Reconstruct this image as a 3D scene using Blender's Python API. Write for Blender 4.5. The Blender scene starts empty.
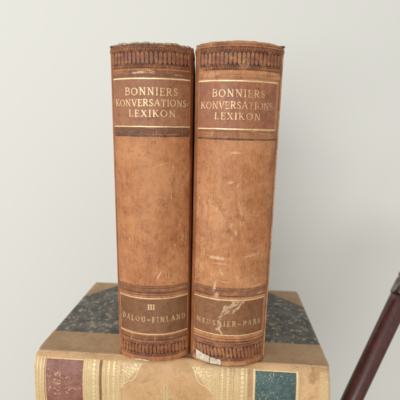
import bpy, bmesh, math
import numpy as np
from mathutils import Vector, Matrix
R = math.radians
sc = bpy.context.scene
COL = sc.collection
MM = 0.001

# ------------------------------------------------------------------ noise
def _hash(ix, iy, seed):
    n = (ix.astype(np.int64) * 374761393 + iy.astype(np.int64) * 668265263 + seed * 1442695041) & 0x7fffffff
    n = ((n ^ (n >> 13)) * 1274126177) & 0x7fffffff
    n = (n ^ (n >> 16)) & 0x7fffffff
    return (n % 100003) / 100003.0
def vnoise(x, y, seed=0):
    x = np.asarray(x, float); y = np.asarray(y, float)
    x, y = np.broadcast_arrays(x, y)
    ix = np.floor(x); iy = np.floor(y); fx = x - ix; fy = y - iy
    fx = fx * fx * (3 - 2 * fx); fy = fy * fy * (3 - 2 * fy)
    a = _hash(ix, iy, seed); b = _hash(ix + 1, iy, seed); c = _hash(ix, iy + 1, seed); d = _hash(ix + 1, iy + 1, seed)
    return (a * (1 - fx) + b * fx) * (1 - fy) + (c * (1 - fx) + d * fx) * fy
def fbm(x, y, seed=0, oct=4):
    s = 0; a = .5; t = 0
    for k in range(oct):
        s = s + a * vnoise(x * 2 ** k + 17.3 * k, y * 2 ** k - 9.1 * k, seed + k); t += a; a *= .55
    return s / t
def sstep(a, b, x):
    t = np.clip((x - a) / (b - a), 0, 1)
    return t * t * (3 - 2 * t)

# ------------------------------------------------------------------ mesh helpers
def link(name, me, parent=None, mat=None, smooth=True):
    o = bpy.data.objects.new(name, me); COL.objects.link(o)
    if parent: o.parent = parent
    if mat: me.materials.append(mat)
    if smooth and len(me.polygons):
        me.polygons.foreach_set('use_smooth', np.ones(len(me.polygons), dtype=bool))
    return o
def grid_mesh(name, P, attrs=None, keep=None):
    """P (nv,nu,3) metres; faces CCW for u right, v up seen from the outside"""
    nv, nu, _ = P.shape
    idx = np.arange(nv * nu).reshape(nv, nu)
    q = np.stack([idx[:-1, :-1], idx[:-1, 1:], idx[1:, 1:], idx[1:, :-1]], -1)
    if keep is not None:
        q = q[keep]
    q = q.reshape(-1, 4)
    co = P.reshape(-1, 3)
    used = None
    if keep is not None:
        used = np.zeros(len(co), bool); used[q.ravel()] = True
        remap = np.cumsum(used) - 1
        q = remap[q]; co = co[used]
    me = bpy.data.meshes.new(name)
    me.vertices.add(len(co)); me.vertices.foreach_set('co', co.astype(np.float32).ravel())
    me.loops.add(q.size); me.loops.foreach_set('vertex_index', q.astype(np.int32).ravel())
    me.polygons.add(len(q)); me.polygons.foreach_set('loop_start', (np.arange(len(q)) * 4).astype(np.int32))
    me.update(calc_edges=True)
    for k, a in (attrs or {}).items():
        at = me.attributes.new(k, 'FLOAT', 'POINT')
        a = np.broadcast_to(a, (nv, nu)).reshape(-1)
        if used is not None: a = a[used]
        at.data.foreach_set('value', a.astype(np.float32))
    return me
def box_mesh(name, x0, x1, y0, y1, z0, z1, bev=0.0, seg=2):
    bm = bmesh.new()
    bmesh.ops.create_cube(bm, size=1)
    for v in bm.verts:
        v.co = Vector(((x0 + x1) / 2 + v.co.x * (x1 - x0), (y0 + y1) / 2 + v.co.y * (y1 - y0), (z0 + z1) / 2 + v.co.z * (z1 - z0)))
    if bev:
        bmesh.ops.bevel(bm, geom=bm.edges[:], offset=bev, segments=seg, affect='EDGES', profile=.5)
    me = bpy.data.meshes.new(name); bm.to_mesh(me); bm.free()
    return me
def empty(name, loc, label, cat, group=None):
    o = bpy.data.objects.new(name, None); COL.objects.link(o); o.location = loc
    o.empty_display_size = .02
    o['label'] = label; o['category'] = cat
    if group: o['group'] = group
    return o

# ------------------------------------------------------------------ materials
class NT:
    def __init__(s, name):
        s.m = bpy.data.materials.new(name); s.m.use_nodes = True
        s.t = s.m.node_tree; s.b = s.t.nodes['Principled BSDF']
    def n(s, typ, **kw):
        nd = s.t.nodes.new(typ)
        for k, v in kw.items():
            if k in nd.inputs.keys(): s.put(nd.inputs[k], v)
            else: setattr(nd, k, v)
        return nd
    def put(s, inp, v):
        if hasattr(v, 'is_output') or isinstance(v, bpy.types.NodeSocket): s.t.links.new(v, inp)
        else: inp.default_value = v
    def attr(s, name): return s.n('ShaderNodeAttribute', attribute_name=name).outputs['Fac']
    def obj(s, scale=(1, 1, 1), rot=(0, 0, 0)):
        tc = s.n('ShaderNodeTexCoord'); mp = s.n('ShaderNodeMapping')
        mp.inputs['Scale'].default_value = scale; mp.inputs['Rotation'].default_value = rot
        s.t.links.new(tc.outputs['Object'], mp.inputs['Vector']); return mp.outputs['Vector']
    def noise(s, vec, scale, detail=4, rough=.55, dist=0):
        nd = s.n('ShaderNodeTexNoise'); s.put(nd.inputs['Vector'], vec)
        nd.inputs['Scale'].default_value = scale; nd.inputs['Detail'].default_value = detail
        nd.inputs['Roughness'].default_value = rough; nd.inputs['Distortion'].default_value = dist
        return nd.outputs['Fac']
    def ramp(s, fac, a, b, va=0., vb=1.):
        nd = s.n('ShaderNodeMapRange'); nd.interpolation_type = 'SMOOTHSTEP'
        s.put(nd.inputs['Value'], fac)
        for i, v in zip(('From Min', 'From Max', 'To Min', 'To Max'), (a, b, va, vb)): nd.inputs[i].default_value = v
        return nd.outputs['Result']
    def mix(s, f, a, b):
        nd = s.n('ShaderNodeMix', data_type='RGBA')
        s.put(nd.inputs[0], f)
        for i, v in ((6, a), (7, b)):
            if isinstance(v, tuple) and len(v) == 3: v = (*v, 1)
            s.put(nd.inputs[i], v)
        return nd.outputs[2]
    def math(s, op, a, b=0.):
        nd = s.n('ShaderNodeMath', operation=op); s.put(nd.inputs[0], a); s.put(nd.inputs[1], b); return nd.outputs[0]
    def bump(s, h, dist, strength=1., normal=None):
        nd = s.n('ShaderNodeBump'); s.put(nd.inputs['Height'], h); nd.inputs['Distance'].default_value = dist
        nd.inputs['Strength'].default_value = strength
        if normal is not None: s.put(nd.inputs['Normal'], normal)
        return nd.outputs['Normal']

def leather(name, base, dark, light, toolc, wearc, rough=.5, seed=0., fine=1., mott=1.):
    """worn calf: broad mottling, fine upright grain, dark tooling (attr tool), rubbed pale places (attr wear), grime (attr dirt)"""
    k = NT(name)
    v = k.obj(); vs = k.obj((1, 1, .22))
    off = k.n('ShaderNodeVectorMath', operation='ADD'); k.put(off.inputs[0], v); off.inputs[1].default_value = (seed, seed * 2, seed * 3); v = off.outputs[0]
    broad = k.noise(v, 22, 5, .6, .6)
    c = k.mix(k.ramp(broad, .38, .68), base, light)
    c = k.mix(k.math('MULTIPLY', k.ramp(k.noise(v, 55, 6, .7, 1.), .5, .75), .55 * mott), c, dark)
    vf = k.n('ShaderNodeVectorMath', operation='MULTIPLY'); k.put(vf.inputs[0], v); vf.inputs[1].default_value = (1, 1, .16)
    streak = k.math('ADD', k.math('MULTIPLY', k.noise(vf.outputs[0], 1500, 3, .6), .6), k.math('MULTIPLY', k.noise(vf.outputs[0], 330, 4, .6), .4))
    c = k.mix(k.math('MULTIPLY', k.ramp(streak, .47, .64), .6 * fine), c, light)
    c = k.mix(k.math('MULTIPLY', k.ramp(streak, .49, .34), .28 * fine), c, dark)
    speck = k.noise(v, 900, 3, .6)
    # fine craquelure and pores of old calf
    wv = k.n('ShaderNodeTexNoise'); k.put(wv.inputs['Vector'], v); wv.inputs['Scale'].default_value = 500; wv.inputs['Detail'].default_value = 2
    wm = k.n('ShaderNodeVectorMath', operation='MULTIPLY_ADD'); k.put(wm.inputs[0], wv.outputs['Color']); wm.inputs[1].default_value = (.0016,) * 3; k.put(wm.inputs[2], v)
    cr = k.n('ShaderNodeTexVoronoi', feature='DISTANCE_TO_EDGE'); k.put(cr.inputs['Vector'], wm.outputs[0]); cr.inputs['Scale'].default_value = 640
    patchy = k.ramp(k.noise(v, 38, 3, .6), .42, .62)
    crack = k.math('MULTIPLY', k.ramp(cr.outputs['Distance'], .0, .14, 1., 0.), k.math('ADD', k.math('MULTIPLY', patchy, .5), .18))
    c = k.mix(k.math('MULTIPLY', crack, .5), c, dark)
    mid = k.noise(v, 170, 5, .7)
    c = k.mix(k.math('MULTIPLY', k.ramp(mid, .5, .68), .5), c, light)
    c = k.mix(k.math('MULTIPLY', k.ramp(mid, .47, .3), .45), c, dark)
    c = k.mix(k.math('MULTIPLY', k.ramp(speck, .64, .74), .5 * fine), c, wearc)
    c = k.mix(k.math('MULTIPLY', k.attr('dirt'), .8), c, dark)
    wn = k.noise(v, 700, 4, .7)
    c = k.mix(k.math('MULTIPLY', k.attr('gild'), k.ramp(speck, .35, .6, .35, .85)), c, (.70, .52, .27))
    tool = k.math('MULTIPLY', k.attr('tool'), k.ramp(wn, .3, .55, .7, 1.))
    c = k.mix(tool, c, toolc)
    wear = k.ramp(k.math('ADD', k.attr('wear'), k.math('MULTIPLY', k.math('SUBTRACT', wn, .5), 1.1)), .25, .95)
    c = k.mix(wear, c, wearc)
    k.put(k.b.inputs['Base Color'], c)
    k.put(k.b.inputs['Roughness'], k.ramp(broad, .3, .7, rough - .12, rough + .08))
    k.b.inputs['Specular IOR Level'].default_value = .4
    h = k.math('SUBTRACT', k.math('ADD', k.noise(v, 1100, 4, .6), k.math('MULTIPLY', mid, .6)), k.math('MULTIPLY', crack, .7))
    k.put(k.b.inputs['Normal'], k.bump(h, .00026, .6))
    return k.m

LEA = dict(base=(.43, .160, .058), dark=(.195, .058, .024), light=(.60, .272, .112), toolc=(.040, .017, .015), wearc=(.74, .46, .27))
M_leaL = leather('calf_leather_a', **LEA, seed=.3)
LEB = dict(LEA); LEB.update(base=(.45, .172, .062), light=(.62, .295, .13))
M_leaR = leather('calf_leather_b', **LEB, seed=1.7, mott=1.1)
M_titleL = leather('title_leather_a', (.31, .118, .053), (.15, .05, .025), (.42, .185, .09), (.05, .025, .02), (.5, .29, .17), seed=2.2, rough=.45)
M_titleR = leather('title_leather_b', (.33, .118, .056), (.15, .046, .026), (.46, .20, .10), (.05, .025, .02), (.52, .30, .18), seed=3.1, rough=.45)
M_volL = leather('volume_leather_a', (.21, .092, .038), (.11, .042, .02), (.28, .13, .06), (.05, .025, .02), (.55, .34, .20), seed=4.2, rough=.45)
M_volR = leather('volume_leather_b', (.225, .095, .038), (.10, .04, .02), (.31, .14, .062), (.05, .025, .02), (.62, .44, .28), seed=5.3, rough=.45)
M_low = leather('pale_calf_leather', (.60, .355, .165), (.38, .195, .08), (.68, .44, .225), (.13, .06, .03), (.72, .53, .33), seed=6.1, rough=.5, fine=.55)
M_lowtop = leather('tan_side_leather', (.44, .27, .135), (.30, .165, .075), (.52, .34, .185), (.13, .06, .03), (.62, .46, .30), seed=7.4, rough=.5, fine=.35, mott=.6)

def gilt(name, gold, under, wearth=.5, metal=.25, rough=.42, cover=.5):
    k = NT(name); v = k.obj()
    n = k.noise(v, 650, 5, .75)
    c = k.mix(k.ramp(n, cover + .08, cover + .2), gold, under)
    c = k.mix(k.math('MULTIPLY', k.noise(v, 180, 3, .6), .35), c, (gold[0] * .7, gold[1] * .62, gold[2] * .5))
    k.put(k.b.inputs['Base Color'], c)
    k.b.inputs['Metallic'].default_value = metal; k.b.inputs['Roughness'].default_value = rough
    return k.m
M_gold = gilt('gilt_lettering', (.84, .60, .34), (.45, .21, .11), cover=.47, metal=.35)
M_rule = gilt('gilt_rule', (.94, .74, .45), (.45, .26, .13), cover=.60, metal=.4)
M_goldlow = gilt('pale_gilt_tooling', (.84, .70, .40), (.62, .42, .22), cover=.47, metal=.1)
M_goldred = gilt('rubbed_gilt', (.66, .42, .26), (.22, .07, .055), cover=.40, metal=.1)
M_goldblue = gilt('rubbed_gilt_blue', (.42, .44, .33), (.03, .055, .075), cover=.42, metal=.1)

def label_mat(name, base, light, scratch, sc_amt, seed):
    k = NT(name); v = k.obj()
    off = k.n('ShaderNodeVectorMath', operation='ADD'); k.put(off.inputs[0], v); off.inputs[1].default_value = (seed, seed, seed); v = off.outputs[0]
    hx = k.n('ShaderNodeMapping'); k.put(hx.inputs['Vector'], v); hx.inputs['Scale'].default_value = (.25, 1, 1.6)
    c = k.mix(k.ramp(k.noise(v, 90, 5, .65, .8), .35, .7), base, light)
    st = k.noise(hx.outputs[0], 520, 5, .75)
    c = k.mix(k.math('MULTIPLY', k.ramp(st, .5, .72), sc_amt), c, scratch)
    c = k.mix(k.math('MULTIPLY', k.ramp(k.noise(v, 1000, 3, .7), .56, .7), sc_amt), c, scratch)
    c = k.mix(k.ramp(k.attr('wear'), .3, .8), c, scratch)
    k.put(k.b.inputs['Base Color'], c); k.b.inputs['Roughness'].default_value = .45
    k.put(k.b.inputs['Normal'], k.bump(st, .0003, .6))
    return k.m
M_red = label_mat('red_label_leather', (.215, .07, .052), (.31, .135, .105), (.52, .31, .22), .55, .4)
M_blue = label_mat('blue_label_leather', (.032, .072, .078), (.07, .13, .125), (.27, .30, .23), .5, 1.9)

def marble_mat():
    k = NT('marbled_paper'); v = k.obj()
    nz = k.n('ShaderNodeTexNoise'); k.put(nz.inputs['Vector'], v); nz.inputs['Scale'].default_value = 230; nz.inputs['Detail'].default_value = 3
    add = k.n('ShaderNodeVectorMath', operation='MULTIPLY_ADD'); k.put(add.inputs[0], nz.outputs['Color']); add.inputs[1].default_value = (.007,) * 3; k.put(add.inputs[2], v)
    w = add.outputs[0]
    vo = k.n('ShaderNodeTexVoronoi'); k.put(vo.inputs['Vector'], w); vo.inputs['Scale'].default_value = 270; vo.inputs['Randomness'].default_value = 1
    sel = k.n('ShaderNodeSeparateColor'); k.put(sel.inputs[0], vo.outputs['Color'])
    size = k.ramp(sel.outputs[0], .05, 1., .0, .64)
    blob = k.math('MULTIPLY', k.ramp(k.math('SUBTRACT', size, vo.outputs['Distance']), -.04, .12), k.ramp(k.noise(v, 420, 4, .7), .3, .55, .45, 1.))
    vo2 = k.n('ShaderNodeTexVoronoi'); k.put(vo2.inputs['Vector'], w); vo2.inputs['Scale'].default_value = 480
    sel2 = k.n('ShaderNodeSeparateColor'); k.put(sel2.inputs[0], vo2.outputs['Color'])
    small = k.ramp(k.math('SUBTRACT', k.ramp(sel2.outputs[1], .45, 1., 0, .4), vo2.outputs['Distance']), -.02, .08)
    dark = k.mix(k.ramp(k.noise(v, 60, 4, .6), .35, .7), (.050, .048, .044), (.15, .14, .12))
    dark = k.mix(k.ramp(k.noise(w, 150, 4, .7), .56, .68), dark, (.15, .12, .09))
    tint = k.mix(k.ramp(sel.outputs[1], .2, .8), (.40, .32, .20), (.24, .22, .16))
    c = k.mix(k.math('MULTIPLY', small, .7), dark, (.19, .18, .15))
    c = k.mix(blob, c, tint)
    c = k.mix(k.ramp(k.noise(v, 500, 4, .7), .62, .72), c, (.36, .29, .2))
    c = k.mix(k.math('MULTIPLY', k.attr('wear'), k.ramp(k.noise(v, 600, 4, .7), .35, .6)), c, (.42, .33, .23))
    k.put(k.b.inputs['Base Color'], c); k.b.inputs['Roughness'].default_value = .52
    k.put(k.b.inputs['Normal'], k.bump(k.noise(v, 700, 3, .6), .0001, .5))
    return k.m
M_marble = marble_mat()

def plain(name, col, rough=.6, metal=0., col2=None, scale=200, bumpd=0., detail=4):
    k = NT(name); v = k.obj()
    n = k.noise(v, scale, detail, .6)
    k.put(k.b.inputs['Base Color'], k.mix(k.ramp(n, .35, .7), col, col2 or tuple(c * .8 for c in col)))
    k.b.inputs['Roughness'].default_value = rough; k.b.inputs['Metallic'].default_value = metal
    if bumpd: k.put(k.b.inputs['Normal'], k.bump(n, bumpd, .6))
    return k.m
M_cloth = plain('brown_cloth', (.16, .085, .05), .8, scale=900, bumpd=.0002)
M_cream = plain('exposed_paper', (.72, .64, .50), .8, col2=(.46, .35, .22), scale=260, bumpd=.0002)
M_rim = plain('torn_edge_shade', (.20, .09, .045), .85, col2=(.09, .04, .025), scale=500, bumpd=.0003)  # dark rim of the torn leather, its edge shading put into the colour
M_torn = plain('torn_or_shaded_edge', (.50, .40, .27), .85, col2=(.16, .085, .05), scale=420, bumpd=.0003)
def page_mat():
    k = NT('page_edges'); v = k.obj((1, .02, .02))
    n = k.noise(v, 2600, 3, .6)
    k.put(k.b.inputs['Base Color'], k.mix(k.ramp(n, .35, .65), (.62, .54, .40), (.42, .34, .23)))
    k.b.inputs['Roughness'].default_value = .85
    return k.m
M_page = page_mat()
M_band = plain('headband_thread', (.5, .42, .3), .8, scale=900)
def wall_mat():
    k = NT('wall_paint'); v = k.obj()
    n = k.noise(v, 1.6, 3, .5)
    k.put(k.b.inputs['Base Color'], k.mix(n, (.765, .772, .735), (.795, .802, .765)))
    k.b.inputs['Roughness'].default_value = .75; k.b.inputs['Specular IOR Level'].default_value = .2
    k.put(k.b.inputs['Normal'], k.bump(k.noise(v, 160, 4, .6), .0006, .35))
    return k.m
M_wall = wall_mat()
M_floor = plain('pale_floor', (.42, .36, .29), .6, scale=6)
M_plinth = plain('plinth_wood', (.10, .07, .05), .6, scale=30)
def wood_mat():
    k = NT('dark_red_wood'); v = k.obj((1, 1, .06))
    n = k.noise(v, 520, 5, .7, .4); n2 = k.noise(k.obj(), 160, 5, .7, 1.)
    c = k.mix(k.ramp(n, .35, .7), (.085, .016, .013), (.026, .006, .006))
    c = k.mix(k.math('MULTIPLY', k.ramp(n2, .45, .7), .5), c, (.15, .035, .028))
    k.put(k.b.inputs['Base Color'], c); k.b.inputs['Roughness'].default_value = .38
    k.b.inputs['Coat Weight'].default_value = .5; k.b.inputs['Coat Roughness'].default_value = .18
    k.put(k.b.inputs['Normal'], k.bump(n, .0002, .3))
    return k.m
M_wood = wood_mat()
def steel_mat():
    k = NT('worn_silver_metal'); v = k.obj()
    n = k.noise(v, 70, 3, .5)
    k.put(k.b.inputs['Base Color'], k.mix(k.ramp(n, .35, .7), (.34, .30, .26), (.12, .105, .09)))
    k.b.inputs['Metallic'].default_value = 1.; k.put(k.b.inputs['Roughness'], k.ramp(n, .3, .7, .22, .42))
    return k.m
M_steel = steel_mat()

# ------------------------------------------------------------------ stroke lettering
TK, TH, SE = .075, .038, .032
def arc(cx, cy, rx, ry, a0, a1, n=18):
    t = np.radians(np.linspace(a0, a1, n)); return [(cx + rx * math.cos(q), cy + ry * math.sin(q)) for q in t]
def ser(x, y, w=.115): return ([(x - w, y), (x + w, y)], SE)
def stem(x): return [([(x, 0), (x, 1)], TK), ser(x, .03), ser(x, .97)]
def ring(cx, cy, rx, ry):
    out = []
    for a in range(0, 360, 20):
        w = TH + (TK - TH) * abs(math.cos(R(a + 10))) ** 1.5
        out.append((arc(cx, cy, rx, ry, a, a + 21, 4), w))
    return out
G = {
 'A': (.86, [([(.12, .03), (.43, .98)], TH), ([(.43, .98), (.74, .03)], TK), ([(.24, .34), (.62, .34)], TH), ser(.12, .03, .11), ser(.74, .03, .13)]),
 'B': (.72, stem(.17) + [([(.17, .97)] + arc(.40, .755, .20, .215, 90, -90) + [(.17, .54)], TH + .015), ([(.17, .53)] + arc(.42, .28, .23, .25, 90, -90) + [(.17, .03)], TH + .015), (arc(.40, .755, .20, .215, 50, -50, 8), TK - .01), (arc(.42, .28, .23, .25, 50, -50, 8), TK)]),
 'D': (.86, stem(.17) + [([(.17, .97)] + arc(.36, .5, .38, .47, 90, -90, 24) + [(.17, .03)], TH + .01), (arc(.36, .5, .38, .47, 50, -50, 12), TK)]),
 'E': (.66, stem(.17) + [([(.17, .97), (.56, .97)], TH), ([(.17, .51), (.46, .51)], TH), ([(.17, .03), (.60, .03)], TH), ([(.57, .97), (.57, .82)], SE), ([(.46, .60), (.46, .42)], SE), ([(.60, .03), (.62, .2)], SE)]),
 'F': (.62, stem(.17) + [([(.17, .97), (.55, .97)], TH), ([(.17, .51), (.44, .51)], TH), ([(.56, .97), (.56, .80)], SE), ([(.45, .60), (.45, .42)], SE)]),
 'I': (.34, stem(.17)),
 'K': (.78, stem(.17) + [([(.60, .96), (.20, .42)], TH), ([(.32, .58), (.66, .03)], TK), ser(.60, .97, .12), ser(.68, .03, .11)]),
 'L': (.64, stem(.17) + [([(.17, .03), (.58, .03)], TH), ([(.58, .03), (.61, .24)], SE)]),
 'M': (1.02, [([(.16, .03), (.19, .97)], TH), ([(.19, .97), (.50, .10)], TK), ([(.50, .10), (.81, .97)], TH), ([(.81, .97), (.84, .03)], TK), ser(.16, .03, .12), ser(.84, .03, .13), ser(.14, .97, .09), ser(.86, .97, .09)]),
 'N': (.88, [([(.17, .03), (.17, .97)], TH + .01), ([(.17, .97), (.70, .04)], TK), ([(.70, .0), (.70, .97)], TH + .01), ser(.17, .03, .12), ser(.12, .97, .10), ser(.70, .97, .12)]),
 'O': (.92, ring(.46, .5, .36, .47)),
 'P': (.68, stem(.17) + [([(.17, .97)] + arc(.38, .72, .22, .25, 90, -90) + [(.17, .47)], TH + .015), (arc(.38, .72, .22, .25, 50, -50, 8), TK)]),
 'R': (.78, stem(.17) + [([(.17, .97)] + arc(.38, .74, .21, .23, 90, -90) + [(.17, .51)], TH + .015), (arc(.38, .74, .21, .23, 50, -50, 8), TK), ([(.36, .50), (.66, .03)], TK), ser(.69, .03, .09)]),
 'S': (.62, [(arc(.31, .74, .19, .23, 35, 200, 16) + [(.20, .60), (.42, .42)], TH + .02), ([(.20, .62), (.31, .51), (.43, .40)], TK), (arc(.31, .26, .20, .23, 30, -150, 16), TH + .015), ([(.47, .97), (.48, .80)], SE), ([(.12, .03), (.11, .22)], SE)]),
 'T': (.78, [([(.39, .03), (.39, .97)], TK), ser(.39, .03), ([(.08, .97), (.70, .97)], TH), ([(.09, .97), (.07, .78)], SE), ([(.69, .97), (.71, .78)], SE)]),
 'U': (.84, [([(.17, .97), (.17, .35)] + arc(.42, .32, .25, .29, 180, 360, 18) + [(.67, .97)], TH + .01), ([(.17, .97), (.17, .30)], TK), ser(.17, .97), ser(.67, .97, .11)]),
 'V': (.82, [([(.12, .97), (.42, .02)], TK), ([(.42, .02), (.72, .97)], TH), ser(.12, .97, .13), ser(.72, .97, .10)]),
 'X': (.80, [([(.14, .97), (.66, .03)], TK), ([(.64, .97), (.14, .03)], TH), ser(.14, .97, .12), ser(.64, .97, .10), ser(.13, .03, .11), ser(.67, .03, .12)]),
 '-': (.70, [([(.06, .42), (.64, .42)], TH + .02)]),
 '=': (.34, [([(.04, .25), (.26, .30)], TH), ([(.04, .48), (.26, .53)], TH)]),
 ' ': (.4, []),
}
def seg_sdf(X, Y, pts, hw):
    d = np.full(X.shape, 9.)
    for (ax, ay), (bx, by) in zip(pts[:-1], pts[1:]):
        vx, vy = bx - ax, by - ay; L = vx * vx + vy * vy + 1e-12
        t = np.clip(((X - ax) * vx + (Y - ay) * vy) / L, 0, 1)
        d = np.minimum(d, np.hypot(X - ax - t * vx, Y - ay - t * vy))
    return d - hw
def text_sdf(U, V, s, u0, u1, v0, v1, fat=0., track=0., jitter=0.):
    """signed distance (mm) of the line s laid between u0..u1, baseline v0, cap line v1"""
    adv = [G[c][0] + track for c in s]; tot = sum(adv) - track
    H = v1 - v0; sx = (u1 - u0) / tot
    out = np.full(U.shape, 9.)
    x = 0.
    for i, c in enumerate(s):
        a = u0 + x * sx; b = a + G[c][0] * sx
        jy = jitter * (_hash(np.array([i]), np.array([len(s)]), 5)[0] - .5)
        m = (U > a - .4) & (U < b + .4) & (V > v0 - .6 - jitter) & (V < v1 + .6 + jitter)
        if m.any():
            X = (U[m] - a) / sx; Y = (V[m] - v0 - jy) / H
            d = np.full(X.shape, 9.)
            for pts, hw in G[c][1]: d = np.minimum(d, seg_sdf(X, Y, pts, hw + fat))
            out[m] = np.minimum(out[m], d * H)
        x += adv[i]
    return out

# ------------------------------------------------------------------ curved surfaces
class Profile:
    """2-D outline (a,b) in mm by arc length, centred on its middle; outward normal on the left of travel"""
    def __init__(s, pts, it=3, n=1600):
        p = np.array(pts, float)
        for _ in range(it):
            q = np.empty((2 * len(p) - 2, 2)); q[0::2] = .75 * p[:-1] + .25 * p[1:]; q[1::2] = .25 * p[:-1] + .75 * p[1:]
            p = np.vstack([p[:1], q, p[-1:]])
        L = np.r_[0, np.cumsum(np.hypot(*np.diff(p, axis=0).T))]
        s.s = np.linspace(0, L[-1], n); s.p = np.stack([np.interp(s.s, L, p[:, i]) for i in (0, 1)], 1)
        t = np.gradient(s.p, axis=0); t /= np.linalg.norm(t, axis=1)[:, None] + 1e-12
        s.nrm = np.stack([t[:, 1], -t[:, 0]], 1)
        s.s = s.s - L[-1] / 2; s.half = L[-1] / 2
    def at(s, u):
        return tuple(np.interp(u, s.s, a) for a in (s.p[:, 0], s.p[:, 1], s.nrm[:, 0], s.nrm[:, 1]))

def spaced(a, b, step): return np.linspace(a, b, max(2, int(round((b - a) / step)) + 1))

class UprightSpine:
    def __init__(s, w, H, b, seed, taper, dome=1.2, inner=1):
        s.w, s.H, s.seed, s.taper, s.dome = w, H, seed, taper, dome
        h = w / 2
        half = [(h * t * .93, -b * (1 - abs(t) ** 2.3)) for t in np.linspace(0, 1, 22)]
        half += [(h * .948, 1.3), (h * .962, 2.0), (h * .982, 1.7), (h * .998, 2.4), (h, 4), (h, 12), (h, 32)]
        deep = half[:22] + [(h * .952, 1.6), (h * .965, 3.4), (h * .98, 5.4), (h, 7.5), (h, 12), (h, 32)]
        L_, R_ = (half, deep) if inner > 0 else (deep, half)
        pts = [(-x, y) for x, y in L_[::-1]][:-1] + R_
        s.pr = Profile(pts, 2)
        s.face = np.interp(h * .93, s.pr.p[len(s.pr.p) // 2:len(s.pr.p) // 2 + 560, 0], s.pr.s[len(s.pr.s) // 2:len(s.pr.s) // 2 + 560])
    def pos(s, U, V, lift=0.):
        x, y, nx, ny = s.pr.at(U)
        H = s.H
        low = (fbm(U * .05, V * .03, s.seed + 40, 3) - .5) * .7 + (fbm(U * .25, V * .12, s.seed + 50, 3) - .5) * .22
        e = lift + low * sstep(s.face + 3, s.face - 3, np.abs(U))
        # rolled cap at head and tail
        dt = H - V; db = V
        roll = 2.4 * (1 - np.sqrt(np.clip(1 - (np.clip(2.6 - dt, 0, 2.6) / 2.6) ** 2, 0, 1))) + 1.2 * (1 - np.sqrt(np.clip(1 - (np.clip(1.6 - db, 0, 1.6) / 1.6) ** 2, 0, 1)))
        e = e - roll + .5 * np.exp(-((dt - 4.2) / 1.3) ** 2)
        X = (x + nx * e) * (1 + s.taper * V / H)
        Y = y + ny * e
        un = np.clip(np.abs(U) / s.face, 0, 1)
        Z = V + s.dome * (1 - un ** 2) * sstep(H - 14, H, V)
        # ragged head
        Z = Z + ((fbm(U * .22, U * 0 + 3.1, s.seed + 9, 4) - .5) * s.rag + (fbm(U * 1.2, U * 0, s.seed + 10, 2) - .5) * .25 * s.rag) * sstep(H - 2.2, H, V) * (un < 1.2)
        Z = np.maximum(Z, .05)
        return np.stack([X, Y, Z], -1) * MM
    def patch(s, name, parent, mat, u0, u1, v0, v1, step, lift=.12, attrs=None, disp=None, keep=None, edge=True):
        u = spaced(u0, u1, step); v = spaced(v0, v1, step)
        U, V = np.meshgrid(u, v)
        L = np.full(U.shape, lift)
        if disp is not None: L = L + disp(U, V)
        if edge:
            e = np.minimum(np.minimum(U - u0, u1 - U), np.minimum(V - v0, v1 - V))
            L = L - (lift + .25) * (e < step * .5)
        at = {k: f(U, V) for k, f in (attrs or {}).items()}
        kp = None
        if keep is not None:
            uc = (u[:-1] + u[1:]) / 2; vc = (v[:-1] + v[1:]) / 2
            kp = keep(*np.meshgrid(uc, vc))
        return link(name, grid_mesh(name, s.pos(U, V, L), at, kp), parent, mat)

def seg_band(d, hw, soft=.18): return sstep(hw + soft, hw, np.abs(d))

def ornament(U, V, v0, v1, period, style, seed, hc):
    """blind-tooled roll: chain of ovals / upright lozenges / chain of ovals. returns dark mask"""
    m = np.zeros(U.shape)
    Uw = U + (fbm(U * .1, V * .1, seed) - .5) * .8 + (fbm(U * .5, V * .5, seed + 1) - .5) * .15
    ph = (Uw / period) % 1.0 - .5
    mid0, mid1 = v0 + hc, v1 - hc
    # lozenges (dark gaps between raised upright bars)
    c = (V - (mid0 + mid1) / 2) / ((mid1 - mid0) / 2)
    shift = 0.
    if style == 'scallop': shift = .15 * np.sin(c * 2.2) + .05 * c
    if style == 'arch': shift = -.22 * np.clip(c, 0, 1) ** 2 + .05 * c
    ph2 = ((Uw / period + shift) % 1.0) - .5
    gap = .5 - np.abs(ph2)
    wid = .10 + .26 * sstep(.55, 1.05, np.abs(c))
    inn = (np.abs(c) < 1.0)
    m = np.maximum(m, sstep(wid + .09, wid - .03, gap) * inn)
    if style == 'scallop':
        m = np.maximum(m, sstep(.10, .03, np.abs(np.abs(ph2) - .16)) * (np.abs(c) < .8) * .12)
    else:
        m = np.maximum(m, sstep(.05, .01, np.abs(ph2)) * (np.abs(c) < .7) * .22)
    # chains
    for cv, sg in ((v0 + hc * .5, 1), (v1 - hc * .5, -1)):
        b = (V - cv) / (hc * .5)
        for k in (0, .5):
            q = ((Uw / period + .25 * 0 + k + sg * b * .16) % 1.0) - .5
            r = np.hypot(q / .30, b / .78)
            ring_ = sstep(.26, .10, np.abs(r - .82))
            m = np.maximum(m, ring_ * (np.abs(b) < 1.05) * (.95 if k == 0 else .7))
        m = np.maximum(m, sstep(.22, .08, np.abs(np.abs(b) - 1.02)) * .8)
    brk = fbm(U * .45, V * .45, seed + 3, 4)
    return m * (.6 + .4 * sstep(.35, .55, brk)) * sstep(.2, .32, brk)

def scuffs(U, V, lst):
    w = np.zeros(U.shape)
    for (u, v, lu, lv, ang, a) in lst:
        c, s_ = math.cos(R(ang)), math.sin(R(ang))
        x = (U - u) * c + (V - v) * s_; y = -(U - u) * s_ + (V - v) * c
        n = (fbm(U * 1.1, V * 1.1, 77, 3) - .5) * 1.6
        w = np.maximum(w, .84 * a * sstep(1.5, .25, np.hypot(x / lu, y / lv) + n * .6))
    return w

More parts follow.
